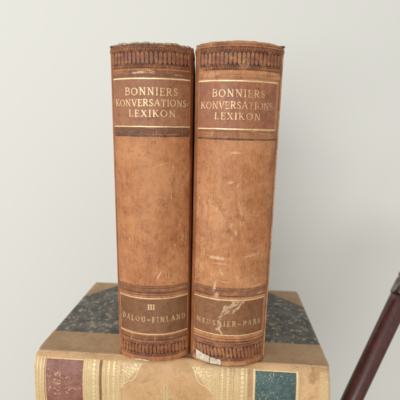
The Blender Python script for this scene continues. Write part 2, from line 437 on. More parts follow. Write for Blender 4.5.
# ------------------------------------------------------------------ an upright encyclopaedia volume
def upright_volume(o, w, H, cfg):
    S = UprightSpine(w, H, cfg['bulge'], cfg['seed'], cfg['taper'], cfg['dome'], cfg['inner']); S.rag = 2.0 if cfg['torn'] else .9
    sd = cfg['seed']; fc = S.face
    hw = w / 2
    # --- spine leather
    bands = cfg['bands']      # (v, halfwidth, strength) blind lines
    fills = cfg['fills']      # (v0, v1, strength) dark bands
    curve = lambda U, V: V
    def tool(U, V):
        m = np.zeros(U.shape); inside = sstep(fc + .3, fc - .5, np.abs(U))
        wob = (fbm(U * .15, V * .02, sd + 5) - .5) * .5
        for v, h, a in bands: m = np.maximum(m, a * seg_band(V + wob - v, h, .25) * (.6 + .6 * fbm(U * .3, V * .3, sd + 6)))
        for v0, v1, a in fills:
            n = fbm(U * .12, V * .5, sd + 8)
            m = np.maximum(m, a * sstep(v0 - .4, v0 + .4, V + wob) * sstep(v1 + .4, v1 - .4, V + wob) * sstep(.25, .6, n + .12))
        return np.clip(m * inside, 0, 1)
    def dirt(U, V):
        e = sstep(fc * .75, fc * 1.0, np.abs(U)) * .45 * fbm(U * .2, V * .05, sd + 2) + .9 * np.exp(-((np.abs(U) - fc - .9) / .8) ** 2) * sstep(.2, .6, fbm(U * .1, V * .06, sd + 17) + .1)
        e = e + .5 * sstep(H - 7, H - 1, V) * fbm(U * .25, V * .4, sd + 3) * 1.3 + .55 * sstep(7, 1, V) * fbm(U * .2, V * .4, sd + 4) * 1.3
        sp = fbm(U * .6, V * .6, sd + 21, 4)
        e = e + sstep(.72, .80, sp) * .45
        return np.clip(e, 0, 1)
    def wear(U, V):
        n = fbm(U * .9, V * .16, sd + 11, 5)
        big = fbm(U * .06, V * .03, sd + 12, 3) + (.10 * sstep(-8, -24, U) if sd > 200 else 0)
        m = sstep(.55, .85, n) * (.14 + .30 * sstep(.45, .65, big)) + .20 * sstep(.48, .68, big)
        m = np.maximum(m, scuffs(U, V, cfg['scuffs']))
        edge = np.exp(-((np.abs(U) - fc - 2.6) / .8) ** 2) * (.6 if sd > 200 else .35) * sstep(.3, .7, fbm(U * .1, V * .1, sd + 13, 4) + .08)
        m = np.maximum(m, edge)
        m = np.maximum(m, .9 * sstep(1.2, .2, np.abs(H - V)) * sstep(.45, .6, fbm(U * .4, V * .1, sd + 14)))
        for v0, v1, a in cfg['rubbed']:
            m = np.maximum(m, a * sstep(v0 - .8, v0 + .8, V) * sstep(v1 + .8, v1 - .8, V) * sstep(.45, .7, fbm(U * .1, V * .6, sd + 15, 5)))
        return np.clip(m, 0, 1)
    def disp(U, V):
        d = -.35 * tool(U, V)
        for (v0, v1, per, style, hc) in cfg['rolls']:
            d = d - .9 * sstep(v0 + .5, v0 + 1.0, V) * sstep(v1 - .5, v1 - 1.0, V) * sstep(fc - .5, fc - 1.0, np.abs(U))
        return d
    u1 = S.pr.half
    spine = S.patch('spine_leather', o, cfg['m_lea'], -u1, u1, 0, H, .3, 0, {'tool': tool, 'dirt': dirt, 'wear': wear}, disp, edge=False)
    # --- blind-tooled rolls
    for (v0, v1, per, style, hc) in cfg['rolls']:
        f = lambda U, V: ornament(U, V, v0 + .4, v1 - .4, per, style, sd + int(v0), hc) * sstep(fc + .2, fc - .8, np.abs(U))
        S.patch('tooled_band', o, cfg['m_lea'], -fc, fc, v0, v1, .16, .10,
                {'tool': lambda U, V: np.clip(f(U, V), 0, 1), 'dirt': lambda U, V: np.clip(1.5 * fbm(U * .12, V * .3, sd + 31) - .05, 0, 1),
                 'wear': lambda U, V: np.maximum(scuffs(U, V, cfg['scuffs']), .45 * sstep(.62, .8, fbm(U * .4, V * .4, sd + 33)))}, lambda U, V: -.45 * f(U, V))
    # --- labels with lettering
    def label(nm, v0, v1, mat, lines, extra=None, chip=None):
        a, b = cfg['lab_u']
        lab = S.patch(nm, o, mat, a, b, v0, v1, .3, .14,
                      {'tool': lambda U, V: 0 * U, 'dirt': lambda U, V: .5 * sstep((b - a) * .35, (b - a) * .5, np.abs(U - (a + b) / 2)) * fbm(U * .3, V * .3, sd + 41) + .35 * sstep(.55, .75, fbm(U * .2, V * .3, sd + 42)),
                       'wear': lambda U, V: np.maximum(.35 * sstep(.62, .85, fbm(U * .25, V * .25, sd + 43)), scuffs(U, V, cfg['scuffs']))})
        for ln in lines:
            s_, x0, x1, y0, y1 = ln[:5]; fat = ln[5]; track = ln[6]; er = ln[7]; ll = ln[8]
            def kp(U, V):
                d = text_sdf(U, V, s_, x0, x1, y0, y1, fat, track, .35 if er > .1 else .15)
                e = fbm(U * 2.2, V * 2.2, sd + 61, 3)
                e2 = fbm(U * .22, V * .3, sd + 62, 3)
                k = (d + .10 * (e - .5) < 0) & (e > er * (.55 + .9 * e2))
                if chip is not None: k &= ~(chip(U, V) > .5)
                return k
            t = S.patch('gilt_lettering', lab, M_gold, x0 - 1, x1 + 1, y0 - 1, y1 + 1, .09, .23, keep=kp, edge=False)
            t['label'] = ll
        return lab
    for L in cfg['labels']: label(*L)
    # --- gilt rules
    a, b = cfg['lab_u']
    for v, hh, er in cfg['rules']:
        def kp(U, V):
            wob = (fbm(U * .12, U * 0, sd + 71) - .5) * .35
            e = fbm(U * 1.1, V * 1.5, sd + 72, 4)
            return (np.abs(V - v + wob) < hh * (.75 + .5 * fbm(U * .4, U * 0, sd + 73))) & (e > er)
        S.patch('gilt_rule', o, M_rule, a - .4, b + .4, v - 1.2, v + 1.2, .12, .24, keep=kp, edge=False)
    # --- worn places where the lining shows, and the rim of painted shade around one
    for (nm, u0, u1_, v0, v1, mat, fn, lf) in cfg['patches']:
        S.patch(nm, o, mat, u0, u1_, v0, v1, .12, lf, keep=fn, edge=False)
    # --- boards, text block, headbands (taper follows the spine)
    def tap(me):
        for v in me.vertices: v.co.x *= 1 + S.taper * v.co.z / (H * MM)
        return me
    D = cfg['depth']
    for sg in (-1, 1):
        x0, x1 = sorted((sg * (hw - 3.2), sg * (hw - .25)))
        c = link('cover_board', tap(box_mesh('cover_board', x0 * MM, x1 * MM, (8.5 if sg == cfg['inner'] else 3.2) * MM, D * MM, .3 * MM, (H + .6) * MM, .0007)), o, M_cloth, False)
        for zz in (0, 1):
            pass
    link('page_block', tap(box_mesh('page_block', -(hw - 3.5) * MM, (hw - 3.5) * MM, 1.0 * MM, (D - 4) * MM, 3 * MM, (H - 4) * MM, .0008)), o, M_page, False)
    # rolled headcap tops (inside of the spine hollow)
    cap = S.patch('headcap', o, M_torn, -fc * .985, fc * .985, H - 1.6, H - .15, .2, -.35,
                  disp=lambda U, V: -.2 + (fbm(U * .8, V * .8, sd + 90) - .5) * .5, edge=False)
    if cfg['torn']:
        for vt in cap.data.vertices: vt.co.z += (.1 + .9 * fbm(np.array([vt.co.x * 380]), np.array([1.]), sd + 91, 3)[0]) * MM
    # corner knobs of leather turned over the boards at the head
    for sg in (-cfg['inner'],):
        bm = bmesh.new(); bmesh.ops.create_icosphere(bm, subdivisions=3, radius=1)
        for v in bm.verts:
            n = vnoise(np.array([v.co.x * 2 + 5]), np.array([v.co.z * 2 + sg]), sd + 95)[0]
            v.co = Vector((v.co.x * 1.6, v.co.y * 2.6, v.co.z * 1.0)) * (.7 + .4 * n) * MM
            v.co += Vector((sg * (hw * (1 + S.taper) - .9) * MM, 4.0 * MM, (H - .5) * MM))
        me = bpy.data.meshes.new('corner_tip'); bm.to_mesh(me); bm.free()
        for an in ('tool', 'dirt', 'wear'):
            at = me.attributes.new(an, 'FLOAT', 'POINT')
            at.data.foreach_set('value', np.full(len(me.vertices), {'tool': .35, 'dirt': .9, 'wear': 0}[an], dtype=np.float32))
        link('corner_tip', me, o, cfg['m_lea'])
    return S

PLANE = .060       # top of the lying book
volA = empty('encyclopedia_volume', (-.0362, .3003, PLANE), 'worn brown leather volume standing on the left, its lower label reading DALOU-FINLAND under III', 'book', 'brown encyclopedia volumes standing upright')
volA.rotation_euler = (R(.15), R(-.38), R(.2))
volB = empty('encyclopedia_volume', (.0254, .2958, PLANE), 'worn brown leather volume standing on the right, its scraped lower label reading MEUSNIER-PARK', 'book', 'brown encyclopedia volumes standing upright')
volB.rotation_euler = (R(.1), R(.42), R(-.3))

def sliver(U, V):
    c = .9 + .5 * np.sin(U * .35)
    return (np.abs(V - 1.6 - .3 * np.sin(U * .5)) < .75 * sstep(-20, -14, U) * sstep(-1, -6, U)) & (fbm(U * .8, V * .8, 5) > .3)
cfgA = dict(torn=True, inner=1, seed=101, bulge=10.6, taper=.030, dome=.5, depth=158, m_lea=M_leaL, lab_u=(-29.8, 30.2),
    bands=[(187.0, .5, .8), (184.9, .45, .95), (189.6, .5, .75), (66.2, .4, .7), (64.6, .35, .8), (60.6, .6, .85), (58.6, .4, .6), (22.0, .4, .7), (19.6, .5, .9), (229.6, .35, .5), (248.8, .3, .7)],
    fills=[(185.0, 191.2, .72), (60.5, 65.5, .5), (226.8, 231.8, .62), (18.5, 23.5, .55), (247.4, 252, .75)],
    rubbed=[(228.5, 232, .75), (187.4, 188.6, .35), (61.5, 64, .45), (0, 3, .4)],
    scuffs=[(6, 163, 9, .7, 22, .62), (17, 157, 7, .9, 12, .5), (24.5, 146, .9, 5, -8, .7), (25.5, 139, .7, 5, -12, .6), (23, 117, .8, 5, -14, .6), (25, 108, 1, 4, 5, .5),
            (-18, 104, .8, 4.5, 5, .7), (5.5, 75.5, 1.0, 4.8, -25, .95), (2.5, 77, .7, 3, -10, .6), (-2, 73, 2.5, .8, 5, .45), (11, 76, .7, 3.4, 4, .8), (16, 77, .6, 3, 0, .6), (-14, 75, 1, 4, 0, .45), (25, 91, .7, 3, 0, .6), (-8, 70, 3, .6, 0, .4),
            (-24, 128, .7, 6, 2, .35), (12, 133, 5, .6, 30, .3), (-5, 230, 8, .9, 0, .55), (14, 230.5, 6, .7, 0, .5), (-20, 238, 2.4, 4, 0, .35), (24, 60, .7, 6, 0, .4)],
    rolls=[(232.4, 248.0, 3.15, 'lozenge', 3.1), (4.2, 18.6, 3.1, 'arch', 2.6)],
    labels=[('title_label', 192.2, 225.4, M_titleL, [
                ('BONNIERS', -18.8, 20.4, 214.3, 219.5, .0, .14, .28, 'gilt word BONNIERS'),
                ('KONVERSATIONS=', -28.0, 29.6, 206.5, 211.3, .004, .05, .30, 'gilt word KONVERSATIONS with double hyphen'),
                ('LEXIKON', -16.0, 18.6, 198.9, 203.7, .0, .16, .20, 'gilt word LEXIKON')]),
            ('volume_label', 25.8, 55.6, M_volL, [
                ('III', -3.7, 2.2, 47.0, 51.0, .03, .02, .24, 'gilt numeral III'),
                ('DALOU-FINLAND', -27.4, 28.2, 36.0, 40.4, .02, .34, .34, 'gilt words DALOU-FINLAND')])],
    rules=[(226.0, .44, .22), (191.8, .40, .2), (56.2, .42, .24), (25.2, .40, .26)],
    patches=[('exposed_lining', -21, 1, .1, 3.4, M_cream, sliver, .30)])
upright_volume(volA, 60.5, 250.3, cfgA)

def flake_rim(U, V): return flakes(U, V - .45) | flakes(U + .3, V + .5) | flakes(U - .45, V)  # flake outline widened, for the shade painted round the torn edge
def flakes(U, V):
    # torn paper at the foot of the right book, in two pieces
    top = 10.6 - (U + 28) * .20 + (fbm(U * .6, U * 0, 3) - .5) * 2.4 + (fbm(U * 2.2, U * 0, 8) - .5) * .9
    bot = 2.6 - (U + 28) * .03
    gap = np.abs(U + 15.6 - (V - 5) * .12) < .32
    gap2 = (U > -6.2 + .4 * np.sin(V * 2)) | (U < -28.4)
    return (V < top) & (V > bot) & ~gap & ~gap2
def chipB(U, V):
    # zig-zag scrape down the volume label
    c = 1.5 - 9.5 * sstep(57, 43, V) + 1.5 * np.sin(V * .7)
    c2 = -3 - 1.2 * sstep(44, 30, V)
    n = fbm(U * .45, V * .45, 205, 4) - .5
    wd = 1.8 + 3.6 * sstep(44, 53, V)
    a = np.abs(U - c - 0 * c2 + n * 5) - wd * (.7 + n)
    b = np.abs(U - (-8.3 + 1.5 * np.sin(V * .9)) + n * 4) - 1.1 * sstep(44, 38, V) * sstep(27, 31, V)
    b = np.where(V < 44, b, 9)
    c3 = np.abs(U - (10 - (57 - V) * 1.0) + n * 4) - 1.3
    c3 = np.where((V > 47), c3, 9)
    return sstep(.5, -.3, np.minimum(np.minimum(np.where(V > 43, a, 9), b), c3)) * sstep(.40, .50, fbm(U * 1.0, V * .9, 207, 4) + .05 + .12 * sstep(46, 38, V))
def chip_keep(U, V): return chipB(U, V) > .45
M_scrape = leather('scraped_leather', (.56, .36, .21), (.36, .20, .11), (.70, .50, .32), (.1, .05, .03), (.78, .62, .44), seed=9.2, rough=.75)
cfgB = dict(torn=False, inner=-1, seed=303, bulge=11.2, taper=.034, dome=.7, depth=158, m_lea=M_leaR, lab_u=(-31.2, 29.0),
    bands=[(189.2, .3, .55), (183.8, .5, .9), (186.4, .25, .35), (67.6, .4, .6), (65.5, .4, .75), (61.2, .5, .8), (24.6, .35, .6), (22.0, .45, .85), (229.2, .3, .35), (249.2, .3, .6)],
    fills=[(60.3, 68.2, .5), (184, 190.4, .3), (226, 228, .35), (20.5, 23, .5), (0, 1.2, .6)],
    rubbed=[(226.5, 232, .55), (184.5, 189, .3), (22, 29, .3), (0, 4, .5)],
    scuffs=[(-2, 174, 4.5, 1.2, 0, .9), (4, 174, 2, .8, 0, .6), (-4, 152, 3.2, 1.3, 14, .85), (-22, 160, 2.4, 9, 3, .45), (-24, 126, 2.6, 14, 2, .5), (-14, 131, 1.6, 2.4, 0, .7), (18, 128, 1.2, 4, -10, .55),
            (-18, 121, 6, .7, 12, .35), (1.5, 113, 1.6, 3.4, 0, .8), (-2, 108, 1.8, 3, 10, .55), (-12, 92.5, 8.5, 1.7, -3, .98), (-3, 92.2, 4, .8, 0, .7), (-9.5, 88, 7.5, .9, 0, .8), (15, 95, 9, 1.4, 8, .75), (14, 92, 12, 2.4, 4, .35),
            (-8.5, 80.5, 2.6, .8, -50, .95), (-9.5, 83, 1.0, 2.4, 10, .7), (-6, 73.4, 4.5, .6, -3, .85), (4, 77, 1.0, 5, 25, .7), (8, 75, .9, 5, -20, .6), (18, 76, .8, 5, 30, .6), (21, 69.5, 7, .8, 14, .8), (13, 84, 1, 4, -25, .4),
            (-13.5, 69, 1.6, 5, -10, .98), (-12, 62, 2.4, 3.5, -20, .85), (-20, 108, 3.5, 12, 4, .45), (-26, 98, 1.2, 12, 0, .5), (2, 236, 6, 5, 30, .5), (-8, 242, 4, 3, 0, .45),
            (3, 140, .8, 10, 0, .4), (-2, 128, 3, 12, 0, .35), (24, 105, .8, 10, 0, .4), (-24, 8, 3, 5, 0, .6), (-4, 3, 14, 1.6, 0, .5)],
    rolls=[(231.6, 248.4, 3.05, 'lozenge', 3.5), (4.6, 21.0, 3.15, 'scallop', 3.0)],
    labels=[('title_label', 191.8, 224.2, M_titleR, [
                ('BONNIERS', -20.2, 18.4, 213.8, 218.9, -.006, .14, .34, 'rubbed gilt word BONNIERS'),
                ('KONVERSATIONS=', -29.2, 27.6, 205.5, 210.4, -.004, .05, .40, 'rubbed gilt word KONVERSATIONS with double hyphen'),
                ('LEXIKON', -17.8, 15.6, 197.9, 202.6, -.006, .16, .34, 'rubbed gilt word LEXIKON')]),
            ('volume_label', 28.8, 57.6, M_volR, [
                ('MEUSNIER-PARK', -28.6, 26.8, 36.3, 40.5, .01, .34, .40, 'half scraped gilt words MEUSNIER-PARK')], None, chipB)],
    rules=[(224.9, .40, .27), (191.0, .42, .22), (58.4, .42, .22), (28.4, .38, .30)],
    patches=[('scraped_patch', -14, 14, 27, 57.4, M_scrape, chip_keep, .19), ('torn_or_shaded_edge', -30, -4, 1.0, 13, M_rim, flake_rim, .26), ('exposed_lining', -29.5, -5, 1.6, 12, M_cream, flakes, .34)])
upright_volume(volB, 62.7, 251.6, cfgB)

# ------------------------------------------------------------------ the lying book
low = empty('lying_book', (-.0145, .2965, 0), 'pale calf book with marbled boards and gilt spine lying flat under the two brown volumes', 'book')
low.rotation_euler = (0, 0, R(-3.8))
TT = PLANE / MM
class LyingSpine:
    """u along the length (X), s down the curve from the top board over the spine to the bottom board"""
    def __init__(s):
        t = TT
        top = [(33, t - .25), (20, t - .2), (9, t - .25), (6, t - .4), (4.4, t - .65), (2.6, t - .55), (1.2, t - .1), (-.6, t + .1), (-2.4, t - .6), (-5.0, t - 3.4), (-7.6, t - 8.5), (-9.2, t - 16), (-9.9, t - 24)]
        bot = [(a, t - b) for a, b in top[::-1]]
        p = top + [(-10.1, t / 2)] + bot
        p = [(a, b) for a, b in p]
        s.pr = Profile(p, 2)
        s.pr.nrm *= -1
        # outward must face -Y in the middle
        if s.pr.nrm[len(s.pr.nrm) // 2, 0] > 0: s.pr.nrm *= -1
        i = np.argmin(np.abs(s.pr.p[:800, 0] - (-.6))); s.ridge = s.pr.s[i]
        i = np.argmin(np.abs(s.pr.p[:800, 1] - (t - 4.0)) + 50 * (s.pr.p[:800, 0] > 0)); s.lab = s.pr.s[i]
        s.len = 249.
    def pos(s, U, S, lift=0.):
        y, z, ny, nz = s.pr.at(S)
        e = lift + (fbm(U * .02, S * .03, 401, 3) - .5) * .9 * (y < 2) + (fbm(U * .12, S * .15, 402, 3) - .5) * .25
        dz = s.len / 2 - np.abs(U)
        e = e - 3.2 * (1 - np.sqrt(np.clip(1 - (np.clip(3.2 - dz, 0, 3.2) / 3.2) ** 2, 0, 1))) * (y < 3)
        on = sstep(0, -6, y)
        X = U + (fbm(S * .1, S * 0, 403) - .5) * 1.6 * sstep(115, 124.5, np.abs(U))
        return np.stack([X, y + ny * e, z + nz * e], -1) * MM
    def patch(s, name, parent, mat, u0, u1, s0, s1, step, lift=.12, attrs=None, disp=None, keep=None, edge=True):
        u = spaced(u0, u1, step); v = spaced(s0, s1, step)
        U, V = np.meshgrid(u, v[::-1])
        L = np.full(U.shape, lift)
        if disp is not None: L = L + disp(U, V)
        if edge:
            e = np.minimum(np.minimum(U - u0, u1 - U), np.minimum(V - s0, s1 - V)); L = L - (lift + .25) * (e < step * .5)
        at = {k: f(U, V) for k, f in (attrs or {}).items()}
        kp = None
        if keep is not None:
            uc = (u[:-1] + u[1:]) / 2; vc = ((v[:-1] + v[1:]) / 2)[::-1]
            kp = keep(*np.meshgrid(uc, vc))
        return link(name, grid_mesh(name, s.pos(U, V, L), at, kp), parent, mat)
Lw = LyingSpine()
S0 = Lw.lab             # where the labels begin (just below the ridge)
S1 = -S0                # symmetrical lower end
def low_tool(U, S):
    m = np.zeros(U.shape); on = sstep(S0 - 2, S0, S) * sstep(S1 + 2, S1, S)
    for u, h, a in ((-66.0, .7, .85), (58.6, 1.0, .30), (-47.8, .2, .2), (99.8, .4, .2), (-114.6, .3, .5), (60.8, .3, .35)):
        m = np.maximum(m, a * seg_band(U - u + (fbm(S * .1, S * 0, 12) - .5) * .6, h, .5))
    return m * on
def low_dirt(U, S):
    d = .45 * sstep(.52, .75, fbm(U * .06, S * .08, 410, 5))
    d = d + .8 * np.exp(-((U - 109) / 3) ** 2) * sstep(.4, .65, fbm(U * .3, S * .3, 411))
    d = np.maximum(d, .8 * sstep(4.5, 2, np.abs(Lw.pr.at(S)[0] - 4.2)) * sstep(0, -5, S) * .55)
    return np.clip(d, 0, 1)
def low_wear(U, S):
    r = np.exp(-((S - Lw.ridge) / 1.5) ** 2) * sstep(.25, .55, fbm(U * .12, S * .5, 412, 4)) * .85
    r = np.maximum(r, .55 * sstep(.6, .8, fbm(U * .1, S * .3, 413, 5)))
    r = np.maximum(r, .7 * sstep(121, 124.5, np.abs(U)))
    return r
def low_gild(U, S):
    m = np.zeros(U.shape)
    for a, b, k in ((-81, -67.3, 1.), (-64.8, -49, .75), (28.2, 45.8, .75), (46, 57.6, .9), (60.8, 63.6, .8), (96.4, 99, .8), (-124, -113.5, .9), (115, 124, .8)):
        m = np.maximum(m, k * sstep(a - .3, a + .6, U) * sstep(b + .3, b - .6, U))
    for uc, sg in ((-48.8, 1), (28.6, -1)):
        X = (U - uc) * sg; Y = np.minimum(S - S0, S1 - S)
        m = np.maximum(m, .75 * sstep(1.08, .9, X / 18.5 + Y / 22) * (X > 0))
    m = m * sstep(S0 - 2.2, S0 - .6, S) * sstep(S1 + 2.2, S1 + .6, S)
    return m * (.45 + .9 * fbm(U * .3, S * .3, 415, 4))
Lw.patch('spine_leather', low, M_low, -124.5, 124.5, Lw.ridge - 3.5, -(Lw.ridge - 3.5), .35, 0, {'tool': low_tool, 'dirt': low_dirt, 'wear': low_wear, 'gild': low_gild}, lambda U, S: -.35 * low_tool(U, S), edge=False)
s_in = Lw.ridge - 3.5
for (a, b) in ((-Lw.pr.half, s_in), (-s_in, Lw.pr.half)):
    Lw.patch('side_leather', low, M_lowtop, -124.5, 124.5, a, b, .5, 0,
             {'tool': lambda U, S: 0 * U, 'dirt': lambda U, S: np.clip(.4 * sstep(.5, .75, fbm(U * .05, S * .08, 420, 4)) + .25 * sstep(5, 2.5, np.abs(Lw.pr.at(S)[0] - 4.4)), 0, 1),
              'wear': lambda U, S: np.maximum(.6 * sstep(121.5, 124, np.abs(U)), .35 * sstep(.62, .8, fbm(U * .08, S * .4, 421, 5)))}, edge=False)
# gilt tooling, each strip a piece of its own
def strip(nm, u0, u1, fn, er=.34, lift=.14, mat=None, s0=None, s1=None, step=.14, par=None):
    s0 = S0 - 1.2 if s0 is None else s0; s1 = S1 + 1.2 if s1 is None else s1
    def kp(U, S):
        e = fbm(U * .8, S * .8, 430, 4); e2 = fbm(U * .12, S * .1, 431, 3)
        return (fn(U, S) < 0) & (e > er * (.6 + .8 * e2))
    return Lw.patch(nm, par or low, mat or M_goldlow, u0, u1, s0, s1, step, lift, keep=kp, edge=False)
def lines(us, h=.28): return lambda U, S: np.min([np.abs(U - u + (vnoise(S * .08, S * 0, int(abs(u)))) * .3) - h for u in us], 0)
def saw(u, sg, p=2.4):
    return lambda U, S: np.where(np.abs(U - u) < 1.5, (U - u) * sg + 1.0 - 2.2 * np.abs(((S / p) % 1) - .5) * 1.6, 9)
def beads(u, r=1.4, p=3.7):
    return lambda U, S: np.hypot((U - u) / 1.0, (((S / p) % 1) - .5) * p * .85) - r
def union(*f): return lambda U, S: np.min([g(U, S) for g in f], 0)
strip('gilt_band', -81, -67.5, union(lines((-80.0, -78.6, -76.4, -75.3, -69.0, -67.9, -74.2), .24), beads(-71.8)), .30)
strip('gilt_band', -64.6, -49.2, union(lines((-63.6, -62.4, -50.0, -51.3, -55.1), .24), saw(-60.0, -1), saw(-53.6, 1)), .30)
strip('gilt_band', 28.4, 45.6, union(lines((29.2, 30.6, 32.0, 33.2, 44.8), .22), saw(35.4, -1), saw(41.8, 1)), .30)
strip('gilt_band', 46.2, 57.4, union(lines((46.8, 48.0, 49.2, 56.2), .24), beads(52.8)), .33)
strip('gilt_band', 61.2, 63.4, lines((62.6,), .55), .16)
strip('gilt_band', 96.6, 99.6, lines((97.6,), .55), .16)
strip('gilt_band', -124, -113.8, lines((-122.8, -120.6, -117.6, -115.0), .42), .36)
strip('gilt_band', 112, 124, lines((117.6, 121.4, 123.2), .35), .5)
strip('gilt_rule', -113, -81.5, lambda U, S: np.abs(S - S0 + .3) - .35, .3, s0=S0 - 1.4, s1=S0 + .6)
strip('gilt_rule', 63.4, 96.8, lambda U, S: np.abs(S - S0 + .3) - .35, .3, s0=S0 - 1.4, s1=S0 + .6)
# corner fleurons: curling foliage in a triangle
def fleuron(uc, sg, sc0, vs, seed):
    pts = []
    def sp(cx, cy, r0, a0, turns, dirn):
        t = np.linspace(0, 1, 26); a = R(a0) + dirn * t * turns * 2 * math.pi; r = r0 * (1 - .8 * t)
        return [(cx + r_ * math.cos(a_), cy + r_ * math.sin(a_)) for r_, a_ in zip(r, a)]
    for cx, cy, r, a0, tn, d in ((3.2, 3.2, 2.8, 200, 1.2, 1), (8.2, 2.8, 2.3, 160, 1.2, -1), (3.0, 9.0, 2.5, 260, 1.2, 1), (12.6, 2.2, 1.8, 180, 1.1, 1), (2.4, 14.2, 2.0, 250, 1.1, -1), (6.6, 7.0, 2.0, 220, 1.1, -1), (10.4, 5.6, 1.2, 220, 1., 1), (1.8, 18.2, 1.3, 270, 1., 1)):
        pts.append((sp(cx, cy, r, a0, tn, d), .26))
    for q in range(26):
        h = _hash(np.array([q, q + 7, q + 90, q + 31]), np.array([3, 4, 5, 6]), 29 + seed)
        cx = .6 + 15 * h[0]; cy = .6 + 18.5 * h[1] * (1 - cx / 18)
        pts.append((arc(cx, cy, .55 + .5 * h[2], .55 + .5 * h[3], 360 * h[2], 360 * h[2] + 250, 8), .17))
    t = np.linspace(0, 1, 20)
    pts.append(([(17.5 * (1 - q) + .6 * q + 2.5 * math.sin(q * math.pi), 1.0 * (1 - q) + 21.5 * q - 1.6 * math.sin(q * 3 * math.pi)) for q in t], .36))
    for q in t[1:-1:2]:
        x, y = 17.5 * (1 - q) + .6 * q, 1.0 * (1 - q) + 21.5 * q
        pts.append(([(x, y), (x - 2.2, y - 2.0)], .24)); pts.append(([(x - 1, y - .6), (x - 1.2, y - 2.6)], .18))
    for k in range(4): pts.append(([(0 + .0, k * 5 + .5), (3.6, k * 5 + 2.4)], .18))
    def fn(U, S):
        X = (U - uc) * sg; Y = (S - sc0) * vs
        d = np.full(U.shape, 9.)
        m = (X > -1) & (X < 21) & (Y > -1) & (Y < 24)
        for p, h in pts: d[m] = np.minimum(d[m], seg_sdf(X[m], Y[m], p, h))
        return d
    return fn
for uc, sg in ((-48.8, 1), (28.6, -1)):
    for s_, vs in ((S0 - .6, 1), (S1 + .6, -1)):
        lo, hi = sorted((s_, s_ + vs * 24))
        u0, u1 = sorted((uc, uc + sg * 20))
        strip('gilt_corner_ornament', u0, u1, fleuron(uc, sg, s_, vs, 1), .28, s0=lo, s1=hi)
def centre(U, S):
    X = np.abs(U + 10.5); Y = S
    a = np.arctan2(Y, X + 1e-6); r = np.hypot(X, Y)
    pet = np.abs(r - (4.2 + 2.6 * np.cos(6 * a))) - .3
    p2 = np.abs(r - (2.2 + 1.0 * np.cos(4 * a))) - .26
    v = np.abs(X - .6 - 1.0 * np.abs(np.sin(Y * .6))) - .26
    v = np.where(np.abs(Y) < 11.5, v, 9)
    return np.minimum(np.minimum(pet, p2), v)
strip('gilt_centre_ornament', -20, -1, centre, .3, s0=-13, s1=13)

# labels of the lying book
def simple_label(nm, mat, u0, u1, seed):
    return Lw.patch(nm, low, mat, u0, u1, S0, S1, .25, .20, {'wear': lambda U, S: .85 * sstep(.64, .8, fbm(U * .28, S * .5, seed, 4)) * .6 + .5 * sstep(S0 + 2.2, S0 + .2, S) * fbm(U * .4, S * .4, seed + 1),},
                    lambda U, S: (fbm(U * .8, S * .8, seed + 2, 3) - .5) * .3)
rl = simple_label('red_label', M_red, -113.4, -81.4, 501)
bl = simple_label('blue_label', M_blue, 63.4, 96.4, 511)
# worn lettering, set across the spine (reads sideways while the book lies)
def side_text(s_, ua, ub, sa, sb, par, mat, er, fat=.03):
    def kp(U, S):
        # letter x runs up the curve (towards smaller S), letter up runs towards -U
        d = text_sdf(-S, -U, s_, -sb, -sa, -ub, -ua, fat, .12, .2)
        e = fbm(U * 1.3, S * 1.3, 520 + len(s_), 4); e2 = fbm(U * .2, S * .2, 521, 3)
        return (d < 0) & (e > er * (.5 + 1. * e2))
    t = Lw.patch('gilt_lettering', par, mat, ua - 1, ub + 1, sa - 1, sb + 1, .12, .32, keep=kp, edge=False)
    t['label'] = 'rubbed sideways gilt lettering, hardly legible'
side_text('RES', -105.6, -100.6, S0 + 8.5, S0 + 32, rl, M_goldred, .52)
side_text('KO', -96.6, -91.8, S0 + 14, S0 + 30, rl, M_goldred, .52)
side_text('SEI', -111.6, -109.0, S0 + 5, S0 + 30, rl, M_goldred, .50)
def redscr(U, S):
    d = np.full(U.shape, 9.)
    for k in range(26):
        h = _hash(np.array([k, k + 50, k + 90, k + 130]), np.array([1, 2, 3, 4]), 9)
        u = -113 + 14 * h[0] + (8 if k % 4 == 0 else 0); s = S0 + 1 + 22 * h[1]
        d = np.minimum(d, seg_sdf(U, S, [(u, s), (u + 2.6 * (h[2] - .3), s + 4 * h[3])], .20))
    d = np.minimum(d, np.abs(S - (S0 + 24.5) - .6 * np.sin(U)) - .45)
    return d
strip('worn_gilt_mark', -113, -82, redscr, .46, .31, M_goldred, S0 + .5, S0 + 34, .14, rl)
def bluescr(U, S):
    d = np.full(U.shape, 9.)
    for k in range(30):
        h = _hash(np.array([k, k + 50, k + 90, k + 130]), np.array([11, 12, 13, 14]), 19)
        u = 64 + 31 * h[0] * (.45 if k < 15 else 1); s = S0 + .8 + 28 * h[1] * (.25 if k < 10 else 1)
        d = np.minimum(d, seg_sdf(U, S, [(u, s), (u + 3.4 * (h[2] - .4), s + 1.6 * (h[3] - .2))], .22))
    d = np.minimum(d, seg_sdf(U, S, [(64, S0 + 17), (66.5, S0 + 20), (68.5, S0 + 25), (73, S0 + 29)], .35))
    for q in range(4): d = np.minimum(d, seg_sdf(U, S, arc(70.5 + q * 3.4, S0 + 18 + (q % 2) * 4, 1.5, 1.8, 30 + 60 * q, 260 + 60 * q, 10), .26))
    d = np.minimum(d, seg_sdf(U, S, [(78.4, S0 + .2), (78.0, S0 + 3.8)], .3))
    return d
strip('worn_gilt_mark', 63.6, 96.2, bluescr, .44, .31, M_goldblue, S0 + .2, S0 + 34, .14, bl)

